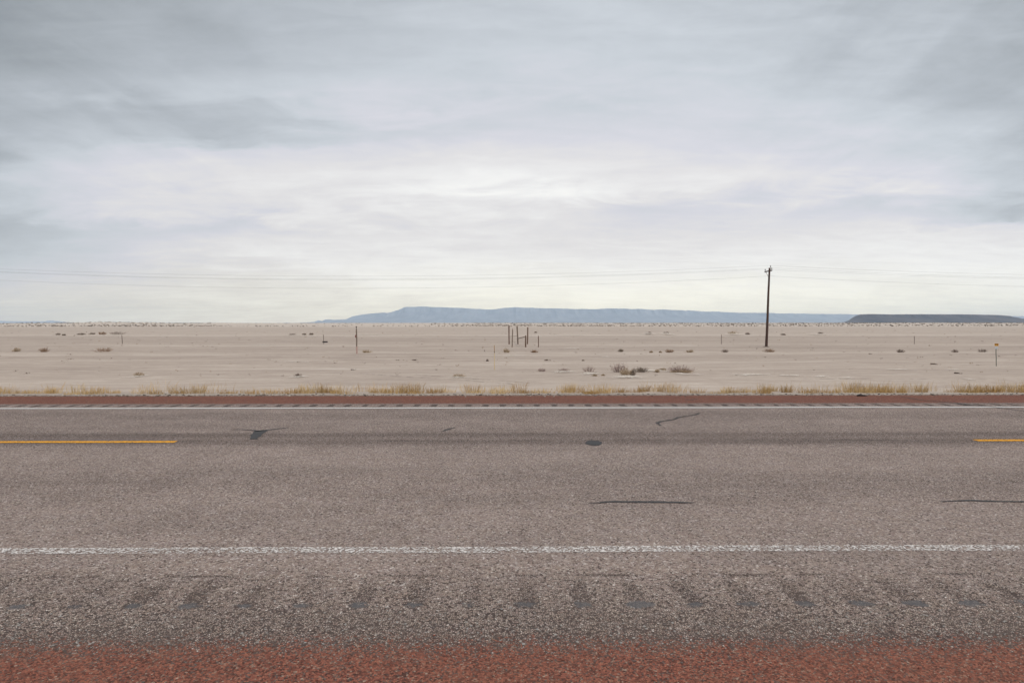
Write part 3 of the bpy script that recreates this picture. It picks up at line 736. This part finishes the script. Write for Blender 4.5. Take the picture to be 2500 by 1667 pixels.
def mound(px, py, wpx, dpx, h, seed):
    p = at(px, py); d = p.y; W = wpx * d / F / 2; D = dpx * d * d / 4734 / 2
    rs = np.random.RandomState(seed); vs = []; ed = []; fs = []
    N, K = 40, 7
    ph = rs.uniform(0, 6.28, 4)
    for i in range(K + 1):
        r_ = i / K
        for k in range(N):
            a = 6.283 * k / N
            q = r_ * (1 + .2 * math.sin(2 * a + ph[0]) + .16 * math.sin(3 * a + ph[1]) + .1 * math.sin(7 * a + ph[2]))
            x = p.x + math.cos(a) * W * q; y = p.y + math.sin(a) * D * q
            vs.append((x, y, float(gz(x, y)) + .012 + h * (1 - r_ ** 2) ** 1.5)); ed.append(1 - r_)
    for i in range(K):
        for k in range(N):
            k2 = (k + 1) % N; fs.append((i * N + k, i * N + k2, (i + 1) * N + k2, (i + 1) * N + k))
    o = mesh('sand', vs, fs, PALE, smooth=True)
    at_ = o.data.attributes.new('edge', 'FLOAT', 'POINT'); at_.data.foreach_set('value', np.array(ed, dtype=np.float32))
    tag(o, kind='structure')
for k, a in enumerate([(336, 920, 70, 9, .05), (728, 921, 70, 8, .05), (1120, 922, 90, 9, .05), (1376, 909, 120, 9, .06), (1440, 913, 90, 14, .05), (1530, 921, 150, 12, .05), (1590, 906, 110, 9, .06),
                       (1670, 914, 110, 8, .04), (1585, 817, 60, 5, .45), (1627, 817, 50, 5, .45), (1792, 818, 80, 5, .4), (2000, 818, 60, 4, .35), (1400, 818.5, 170, 2.5, .2), (900, 818, 160, 2.5, .2), (265, 819, 120, 3, .25), (720, 819.5, 110, 2.5, .2),
                       (2005, 920, 60, 7, .03), (2070, 923, 70, 7, .03), (2190, 902, 110, 5, .02), (2330, 903, 90, 4, .02), (1830, 915, 130, 9, .03), (1930, 917, 110, 5, .03), (2090, 936, 40, 5, .02), (2360, 926, 60, 6, .02), (640, 842, 140, 4, .02), (1250, 868.5, 130, 4, .01), (1480, 871, 60, 4, .01), (1400, 850, 90, 4, .01), (720, 883, 120, 5, .01)]): mound(*a, 200 + k)

# scrub covering the dunes at the end of the flat
rs = np.random.RandomState(77)
N = 8500
d = 545 + 620 * rs.uniform(0, 1, N) ** 1.3; u_ = rs.uniform(-.85, .85, N); x = u_ * d
keep = rs.uniform(0, 1, N) < np.clip(.35 + .5 * (u_ > -.05) + .35 * (u_ < -.42) + .3 * np.sin(x * .02 + d * .013), .12, 1)
keep &= ~((np.abs(u_ + .27) < .16) & (rs.uniform(0, 1, N) < .75))
d, x = d[keep], x[keep]
e1 = rs.uniform(505, 545, 420); ex = (rs.uniform(-.85, .85, 420)) * e1; ek = (ex < -150) | (rs.uniform(0, 1, 420) < .35)
d = np.concatenate([d, e1[ek]]); x = np.concatenate([x, ex[ek]])
V, FC, C = [], [], []
base = 0; cc = np.array([lin(92, 82, 72), lin(112, 98, 85), lin(84, 77, 68), lin(126, 110, 94)])
Z = gz(x, d); W_ = rs.uniform(.5, 1.3, len(x)); H_ = rs.uniform(.35, .95, len(x)) * np.where(rs.uniform(0, 1, len(x)) < .06, 1.6, 1)
for i in range(len(x)):
    n = 12
    P = np.stack([rs.normal(0, .3, n) * W_[i], rs.normal(0, .3, n) * W_[i], rs.uniform(.1, .95, n) * H_[i]], 1) + (x[i], d[i], Z[i])
    T = tri_cloud(P, np.full(n, .42 * W_[i]), rs); V.append(T)
    FC += [(base + 3 * k, base + 3 * k + 1, base + 3 * k + 2) for k in range(n)]; base += 3 * n
    C.append(np.repeat(cc[rs.randint(0, 4)][None] * rs.uniform(.8, 1.15), n, 0))
C = np.concatenate(C)
tag(mesh('scrub', np.concatenate(V), FC, TINT, cols=np.concatenate([C, np.ones((len(C), 1))], 1)), kind='stuff')
# scattered crumbs and weeds too small to count on the flat
N = 700
u_ = rs.uniform(-.82, .82, N); pyy = 788 + np.exp(rs.uniform(math.log(17), math.log(130), N)); d = 4734 / (pyy - 788); x = u_ * d
Z = gz(x, d); V, FC, C = [], [], []; base = 0
for i in range(N):
    n = rs.randint(4, 10); W0 = rs.uniform(.03, .11) * (1 + d[i] / 110)
    P = np.stack([rs.normal(0, .5, n) * W0, rs.normal(0, .5, n) * W0, rs.uniform(0, .5, n) * W0], 1) + (x[i], d[i], Z[i])
    V.append(tri_cloud(P, np.full(n, W0 * .45), rs)); FC += [(base + 3 * k, base + 3 * k + 1, base + 3 * k + 2) for k in range(n)]; base += 3 * n
    C.append(np.repeat(np.array(lin(*((118, 104, 90), (100, 88, 78), (138, 120, 98))[rs.randint(0, 3)]))[None], n, 0))
C = np.concatenate(C)
tag(mesh('weeds', np.concatenate(V), FC, TINT, cols=np.concatenate([C, np.ones((len(C), 1))], 1)), kind='stuff')

# dry grass along the edge of the bank
rs = np.random.RandomState(11)
clumps = []
xx = -16.0
while xx < 17:
    xx += abs(rs.normal(.20, .13)) + .03
    if math.sin(xx * 1.05 + 1.1) + .6 * math.sin(xx * 2.7) + rs.normal(0, .6) < -1.6: continue
    tall = rs.uniform(0, 1) < .20
    clumps.append((xx, 14.45 + rs.normal(0, .16), rs.uniform(.07, .20), rs.uniform(.30, .46) if tall else rs.uniform(.12, .27), rs.randint(70, 150)))
for k in range(170): clumps.append((rs.uniform(-17, 18), rs.uniform(14.7, 16.4), rs.uniform(.1, .3), rs.uniform(.22, .5), rs.randint(8, 26)))
for pxg, hg in ((985, .42), (1000, .40), (1470, .36), (1400, .30), (2110, .34), (2150, .34), (2200, .36), (2390, .34), (2440, .33), (440, .34), (230, .28), (760, .30)):
    p = at(pxg, 960, -.04); clumps.append((p.x, 14.5, .22, hg, 150))
A, B, M, WD, C = [], [], [], [], []
gc = np.array([lin(190, 158, 108), lin(178, 144, 94), lin(200, 172, 126), lin(158, 126, 82), lin(132, 106, 72), lin(168, 138, 98)])
for (cx, cy, rad, hh, nb) in clumps:
    a = rs.uniform(0, 6.283, nb); r_ = rad * np.sqrt(rs.uniform(0, 1, nb))
    x = cx + np.cos(a) * r_ * 1.3; y = cy + np.sin(a) * r_; z = gz(x, y) - .01
    h = .64 * hh * rs.uniform(.3, 1.0, nb)
    lean = rs.normal(0, .16, (nb, 2)) + np.stack([np.cos(a), np.sin(a)], 1) * (r_ / rad * .28)[:, None] + np.array([.05, 0])
    bA = np.stack([x, y, z], 1); mid = bA + np.stack([lean[:, 0] * h * .4, lean[:, 1] * h * .4, h * .6], 1); tip = bA + np.stack([lean[:, 0] * h * 1.1, lean[:, 1] * h, h], 1)
    A.append(bA); M.append(mid); B.append(tip); WD.append(np.full(nb, .0026) * rs.uniform(.6, 1.4, nb))
    base_c = gc[rs.randint(0, 6)] * .5 + gc[rs.randint(0, 3)] * .5
    C.append(base_c[None] * rs.uniform(.72, 1.15, (nb, 1)))
A, M, B, WD, C = map(np.concatenate, (A, M, B, WD, C))
q1 = ribbons(A, M, WD, WD * .8, rs); q2 = ribbons(M, B, WD * .8, WD * .25, rs)
n = len(A); V = np.concatenate([q1, q2])
tag(mesh('dry_grass', V, [tuple(range(4 * i, 4 * i + 4)) for i in range(2 * n)], GRASS, cols=np.concatenate([np.concatenate([C, C]), np.ones((2 * n, 1))], 1)), kind='stuff')

# loose stones: on the near shoulder and along the far lip
def stones(name, n, xr, yfun, size, cols, zoff, seed):
    rs = np.random.RandomState(seed); ico = np.array([(0, 0, 1), (.89, 0, .45), (.28, .85, .45), (-.72, .53, .45), (-.72, -.53, .45), (.28, -.85, .45), (.72, .53, -.45), (-.28, .85, -.45), (-.89, 0, -.45), (-.28, -.85, -.45), (.72, -.53, -.45), (0, 0, -1)])
    fi = [(0, 1, 2), (0, 2, 3), (0, 3, 4), (0, 4, 5), (0, 5, 1), (1, 6, 2), (2, 7, 3), (3, 8, 4), (4, 9, 5), (5, 10, 1), (6, 7, 2), (7, 8, 3), (8, 9, 4), (9, 10, 5), (10, 6, 1), (11, 7, 6), (11, 8, 7), (11, 9, 8), (11, 10, 9), (11, 6, 10)]
    V, FC, C = [], [], []
    x = rs.uniform(*xr, n); y = yfun(rs, n)
    s = size[0] + (size[1] - size[0]) * rs.uniform(0, 1, n) ** 3
    z = zoff(x, y)
    for i in range(n):
        q = ico * (1 + rs.uniform(-.25, .25, (12, 1))) * s[i] * np.array([1.2, 1, .5]); a = rs.uniform(0, 6.28); ca, sa = math.cos(a), math.sin(a)
        q = np.stack([q[:, 0] * ca - q[:, 1] * sa, q[:, 0] * sa + q[:, 1] * ca, q[:, 2]], 1) + (x[i], y[i], z[i] + s[i] * .35)
        V.append(q); FC += [(a_ + 12 * i, b_ + 12 * i, c_ + 12 * i) for a_, b_, c_ in fi]
        C += [np.array((*cols[rs.randint(0, len(cols))], 1.0))] * 20
    tag(mesh(name, np.concatenate(V), FC, STONE, cols=np.array(C)), kind='stuff')
redc = [lin(138, 84, 70), lin(150, 94, 78), lin(124, 76, 64), lin(160, 104, 86), lin(112, 72, 62), lin(108, 96, 90), lin(140, 106, 92), lin(128, 78, 66)]
stones('gravel', 4500, (-2.9, 2.9), lambda r_, n: 3.05 - 1.0 * r_.uniform(0, 1, n) + r_.normal(0, .03, n), (.002, .007), redc, lambda x, y: 0 * x, 21)
greyc = [lin(128, 118, 112), lin(146, 136, 128), lin(160, 152, 144), lin(112, 102, 98), lin(150, 128, 118), lin(160, 154, 148)]
stones('gravel', 2600, (-3.4, 3.4), lambda r_, n: 3.02 + np.abs(r_.normal(0, .26, n)), (.0025, .0075), greyc, lambda x, y: 0 * x, 22)
stones('gravel', 3600, (-15, 16), lambda r_, n: 13.72 + r_.normal(0, .16, n), (.006, .026), [lin(82, 74, 68), lin(104, 96, 88), lin(140, 130, 120), lin(176, 166, 154), lin(184, 175, 163), lin(120, 108, 98)],
       lambda x, y: np.where(y < 13.6, 0.0, gz(x, y)), 23)

# ------------------------------------------------------------------ utility poles and wires
SPAN = 98.7
PB = at(1871, 847)
PB = Vector((PB.x, PB.y, float(gz(PB.x, PB.y))))
PH = 9.25
POLES = 'utility poles carrying the wires beside the road'
def make_pole(base, lean, label):
    root = empty('utility_pole', base, label, 'utility pole', POLES, (0, lean, 0))
    mb = MB(); zs = np.linspace(-.4, PH, 14)
    mb.tube([(0.012 * math.sin(z * .8), .01 * math.cos(z * .6), z) for z in zs], [.155 - .055 * max(z, 0) / PH for z in zs], 14)
    mb.build('pole', POLEWOOD, root, smooth=True)
    MB().box((.135, .68, PH - .33), (.10, 2.15, .12)).build('crossarm', POLEWOOD, root)
    MB().tube([(.135, 1.45, PH - .40), (.12, .13, PH - 1.25)], .022, 6).build('brace', STEEL, root)
    def insulator(p):
        b = MB().tube([p, p + Vector((0, 0, .10)), p + Vector((0, 0, .101)), p + Vector((0, 0, .15)), p + Vector((0, 0, .20)), p + Vector((0, 0, .25))], [.018, .018, .065, .075, .05, .03], 10)
        return b.build('insulator', CERAMIC, root, smooth=False)
    insulator(Vector((.135, 1.66, PH - .27))); insulator(Vector((.135, -.33, PH - .27)))
    MB().tube([(.12, 0, PH - .35), (.12, 0, PH + .06)], .022, 6).build('pin', STEEL, root)
    insulator(Vector((.12, 0, PH + .02)))
    MB().tube([(.0, -.10, PH - .96), (.0, -.15, PH - .96), (.0, -.19, PH - .96)], [.05, .06, .03], 8).build('spool', CERAMIC, root)
    k = MB(); ring = [(math.cos(a) * .5, math.sin(a) * .4) for a in np.linspace(0, 6.283, 18, endpoint=False)]
    k.v = [Vector((x_ * f_, y_ * f_, z_)) for f_, z_ in ((1, -.03), (.65, .045), (.3, .10)) for x_, y_ in ring]
    for r_ in range(2):
        for i in range(18): k.f.append((r_ * 18 + i, r_ * 18 + (i + 1) % 18, (r_ + 1) * 18 + (i + 1) % 18, (r_ + 1) * 18 + i))
    k.build('footing', simple('dug_soil', lin(96, 84, 74), .95, .2, 6), root, smooth=True)
    return root
lean = R(1.75)
p0 = make_pole(PB, lean, 'tall dark wooden utility pole with short crossarm, leaning slightly, on the flat')
attach = {}
Mx = Matrix.Rotation(lean, 3, 'Y')
loc_pts = {'top': Vector((.12, 0, PH + .27)), 'far': Vector((.135, 1.66, PH - .03)), 'near': Vector((.135, -.33, PH - .03)), 'low': Vector((0, -.17, PH - .96))}
labels = {'top': 'topmost thin wire running over the tip insulator of the utility pole', 'far': 'upper of the two close middle wires, on the far end of the crossarm',
          'near': 'lower of the two close middle wires, on the near end of the crossarm', 'low': 'lowest single wire, fixed to the pole below its crossarm'}
sag = {'top': 1.25, 'far': 1.30, 'near': 1.33, 'low': 1.45}
for key, lp in loc_pts.items():
    q = PB + Mx @ lp; pts = []
    for sgn in (-1, 0):
        for k in range(49):
            if sgn == 0 and k == 0: continue
            f = k / 48; pts.append((q.x + (sgn + f) * SPAN, q.y, q.z - 4 * sag[key] * f * (1 - f)))
    o = MB().tube(pts, .006, 5).build('power_line', WIRE)
    tag(o, labels[key], 'wire', 'power lines strung along the poles')

# ------------------------------------------------------------------ posts on the flat
def stick_post(name, px0, py0, px1, py1, wpx, mat, label, cat, group=None, taper=1.0, pointed=False, n=7, seed=0, square=False):
    """a round post standing where its foot is seen, as tall and tilted as in the view"""
    p = at(px0, py0); d = p.y; r = random.Random(seed)
    h = (py0 - py1) * d / F; off = (px1 - px0) * d / F; rad = wpx * d / F / 2
    root = empty(name, p, label, cat, group)
    zs = [-.25, 0, h * .25, h * .5, h * .75, h] if not pointed else [-.25, 0, h * .3, h * .6, h * .88, h]
    pts = [(off * z / h + r.uniform(-.012, .012), r.uniform(-.012, .012), z) for z in zs]
    rr = [rad * (1 + (taper - 1) * max(z, 0) / h) * r.uniform(.92, 1.08) for z in zs]
    if pointed: rr[-1] = rad * .15; rr[-2] = rad * .95
    MB().tube(pts, rr, n).build('shaft', mat, root)
    return root, p, h, off, d
FG = 'weathered posts of the old fence corner'
fence = {}
for key, a in {
 'A': (1243, 840.3, 1242.3, 795.2, 3.3, BROWNWOOD, 'tallest brown fence post, leftmost of the group of posts', FG, False),
 'B': (1250.6, 847.6, 1251.4, 801.2, 2.7, GREYWOOD, 'grey fence post with a pointed top, second from the left', FG, True),
 'C': (1264.3, 840.5, 1262.7, 797, 3.7, GREYWOOD, 'thick grey post tilting left at the middle of the fence posts', FG, False),
 'D': (1283.3, 847.5, 1283.2, 818.8, 3.6, BROWNWOOD, 'short stout brown post in front of a taller one', FG, False),
 'E': (1287.9, 840, 1288.6, 798.8, 3.3, BROWNWOOD, 'tall post behind the short stout one, right in the group', FG, False),
 'F': (1314.4, 847.6, 1314.5, 819.7, 2.3, BROWNWOOD, 'short slim post standing apart, right of the fence posts', FG, False)}.items():
    fence[key] = stick_post('fence_post', *a[:6], a[6], 'fence post', a[7], pointed=a[8], seed=ord(key), taper=.94)
def between(pa, pb, rad, name, mat, label, cat):
    return tag(MB().tube([pa, pb], rad, 6).build(name, mat), label, cat)
pA, pC, pD, pE, pF = (fence[k][1] for k in 'ACDEF')
between(pA + Vector((.05, -.12, 1.04)), pC + Vector((-.02, -.12, 1.12)), .028, 'fence_rail', GREYWOOD, 'thin level rail between the two tall left fence posts', 'rail')
between(pC + Vector((.0, -.12, .76)), Vector((pD.x - .02, pD.y + .13, pD.z + 1.22)), .05, 'fence_brace', GREYWOOD, 'sloping wooden brace from the middle post to the short stout one', 'brace')
between(Vector((pA.x + .1, pA.y - .1, pA.z + .9)), Vector((at(1264, 846).x, at(1264, 846).y, at(1264, 846).z)), .008, 'guy_wire', WIRE, 'slack pale wire hanging from the tall left post down to the ground', 'wire')
SG = 'thin steel fence posts far apart across the flat'
for a in ((298.5, 839.6, 297.6, 818, 1.35, 'lone thin steel post above the widest russet shrub'), (790.5, 840, 789.8, 817.3, 1.3, 'thin steel post carrying a black plate near its foot'),
          (1761, 840, 1761.3, 816.8, 1.25, 'thin steel post left of the utility pole'), (2232.3, 840, 2232, 820.3, 1.25, 'thin steel post between the utility pole and the yellow sign')):
    rt = stick_post('steel_post', *a[:5], STEEL, a[5], 'post', SG, seed=int(a[0]), n=6)
    if 'plate' in a[5]:
        root, p, h, off, d = rt
        MB().box((.19, -.07, .30), (.70, .05, .19), bev=.03).build('plate', DARK, root)
        MB().tube([(off - .02, 0, h - .02), (off - .12, 0, h + .02), (off - .16, 0, h - .01)], .012, 5).build('hook', STEEL, root)
# barbed wire still strung on the steel posts
wp = [at(px_, 840) + Vector((0, 0, 1.0)) for px_ in (-120, 298.5, 790.5, 1243)]
wp2 = [pE + Vector((0, 0, 1.02)), pF + Vector((0, 0, 1.3)), at(1761, 840) + Vector((0, 0, 1.05)), at(2232, 840) + Vector((0, 0, 1.0)), at(2640, 840) + Vector((0, 0, 1.0))]
for pts_, lab in ((wp, 'hair thin fence wire strung between the steel posts left of the fence posts'), (wp2, 'hair thin fence wire strung from the fence posts past the utility pole')):
    q = []
    for i in range(len(pts_) - 1):
        for k in range(10):
            f = k / 10; v_ = pts_[i].lerp(pts_[i + 1], f); v_.z -= 4 * .10 * f * (1 - f); q.append(v_)
    q.append(pts_[-1]); tag(MB().tube(q, .004, 4).build('fence_wire', WIRE), lab, 'wire', 'fence wires')

# tall banded pipe marker
root, p, h, off, d = stick_post('pipe_marker', 871.2, 863.8, 870.3, 799.2, 2.9, GREYWOOD, 'tall grey pipe marker with white band and small red box', 'marker post', seed=4, n=10)
px2m = d / F
rad = 2.9 * px2m / 2
MB().tube([(off * .985, 0, h - .015), (off, 0, h + .06), (off, 0, h + .10)], [rad * 1.18, rad * 1.18, rad * .5], 10).build('cap', DARK, root)
MB().tube([(off * .96, 0, h - .13), (off * .98, 0, h - .03)], rad * 1.14, 10).build('white_band', simple('white_reflector', lin(232, 226, 220), .5, .05), root)
MB().box((off * .62 - rad * 1.1 - .015, -.03, h * .665), (.07, .09, .25), bev=.012).build('box', simple('red_box', lin(104, 46, 42), .6, .15), root)
MB().tube([(0, 0, -.1), (off * .1, 0, h * .15), (off * .27, 0, h * .28)], [rad * 1.2, rad * 1.16, rad * 1.12], 10).build('sleeve', simple('faded_sleeve', lin(168, 138, 128), .8, .15), root)
# yellow stake
root, p, h, off, d = stick_post('marker_stake', 1207.8, 903, 1206.8, 843, 1.25, simple('yellow_fibreglass', lin(190, 164, 112), .6, .1), 'thin pale yellow stake with brown top, standing alone before the fence posts', 'stake', seed=9, n=6)
r_ = 1.5 * d / F / 2
MB().tube([(off * .74, 0, h * .745), (off, 0, h + .01)], r_ * 1.12, 6).build('sleeve', simple('brown_sleeve', lin(142, 110, 72), .7, .1), root)
MB().tube([(off * .70, 0, h * .70), (off * .74, 0, h * .742)], r_ * 1.5, 6).build('band', DARK, root)
# small roadside sign
root, p, h, off, d = stick_post('roadside_sign', 2432.5, 893.9, 2430.8, 851, 1.75, simple('green_steel', lin(44, 66, 54), .6, .15), 'small square yellow sign over a white plate on a thin green post', 'sign', seed=2, n=4)
k = d / F; Rz = Matrix.Rotation(R(-28), 3, 'Z')
YS = simple('yellow_sign', lin(188, 134, 46), .5, .06); WS = simple('white_sign', lin(180, 184, 188), .5, .05); BK = simple('sign_print', lin(74, 42, 18), .6, .1)
zc = (893.9 - 841) * k
yp = MB().box((off, -.05, zc), (8.2 * k, .012, 5.9 * k), Rz, bev=.012).build('yellow_plate', YS, root)
for dx_ in (-.06, .055): MB().box(Vector((off, -.05, zc)) + Rz @ Vector((dx_, -.0105, .022)), (.05, .006, .05), Rz, bev=.012).build('print', BK, yp)
MB().box(Vector((off, -.05, zc)) + Rz @ Vector((0, -.010, .042)), (.155, .004, .018), Rz).build('print', BK, yp)
MB().box((off, -.05, (893.9 - 848.6) * k), (6.2 * k, .012, 4.4 * k), Rz, bev=.01).build('white_plate', WS, root)

# litter on the flat
def lying(px0, py0, px1, py1, rad, mat, label, name='fallen_stick', cat='stick', lift=.02):
    a, b = at(px0, py0), at(px1, py1); r = random.Random(int(px0)); pts = []
    for k in range(8):
        q = a.lerp(b, k / 7); q.z = float(gz(q.x, q.y)) + lift + r.uniform(0, .03) + (.05 * math.sin(k * .9) if k > 3 else 0); q.y += r.uniform(-.1, .1); pts.append(q)
    tag(MB().tube(pts, [rad * (1 - .09 * k) for k in range(8)], 6).build(name, mat), label, cat)
lying(2273, 889.5, 2297, 890.2, .045, GREYWOOD, 'long grey stick on the sand left of the yellow sign')
lying(2332, 912, 2350, 912.4, .04, STEEL, 'short dark stick on the sand below the yellow sign')
lying(857, 904, 868.5, 902.8, .03, STEEL, 'short dark stick on the sand below the banded pipe')
a = at(2105, 967.3, 0); mb = MB()
mb.tube([a + Vector(q) for q in ((-.10, .02, .012), (-.05, .0, .026), (.0, .02, .018), (.06, .015, .014), (.12, .04, .008))], [.012, .022, .016, .014, .006], 7)
mb.tube([a + Vector(q) for q in ((-.04, .0, .03), (-.01, .03, .04), (.02, .06, .024))], [.01, .013, .006], 6)
tag(mb.build('tyre_scrap', DARK), 'black scrap of tyre rubber lying at the outer edge of the far red shoulder', 'tyre scrap')

# ------------------------------------------------------------------ air
m, t, b, o = material('haze_air')
t.t.nodes.remove(b)
pv = t.n('ShaderNodeVolumePrincipled')
pv.inputs['Color'].default_value = (.67, .83, 1.0, 1); pv.inputs['Density'].default_value = AIR
pv.inputs['Anisotropy'].default_value = 0.2
t.put(o, 'Volume', pv)
hz = MB().box((0, 0, 0), (2, 2, 2)).build('haze', m)
hz.scale = (27000, 27000, 275); hz.location = (0, 0, 275 - 4.0)
tag(hz, kind='stuff')
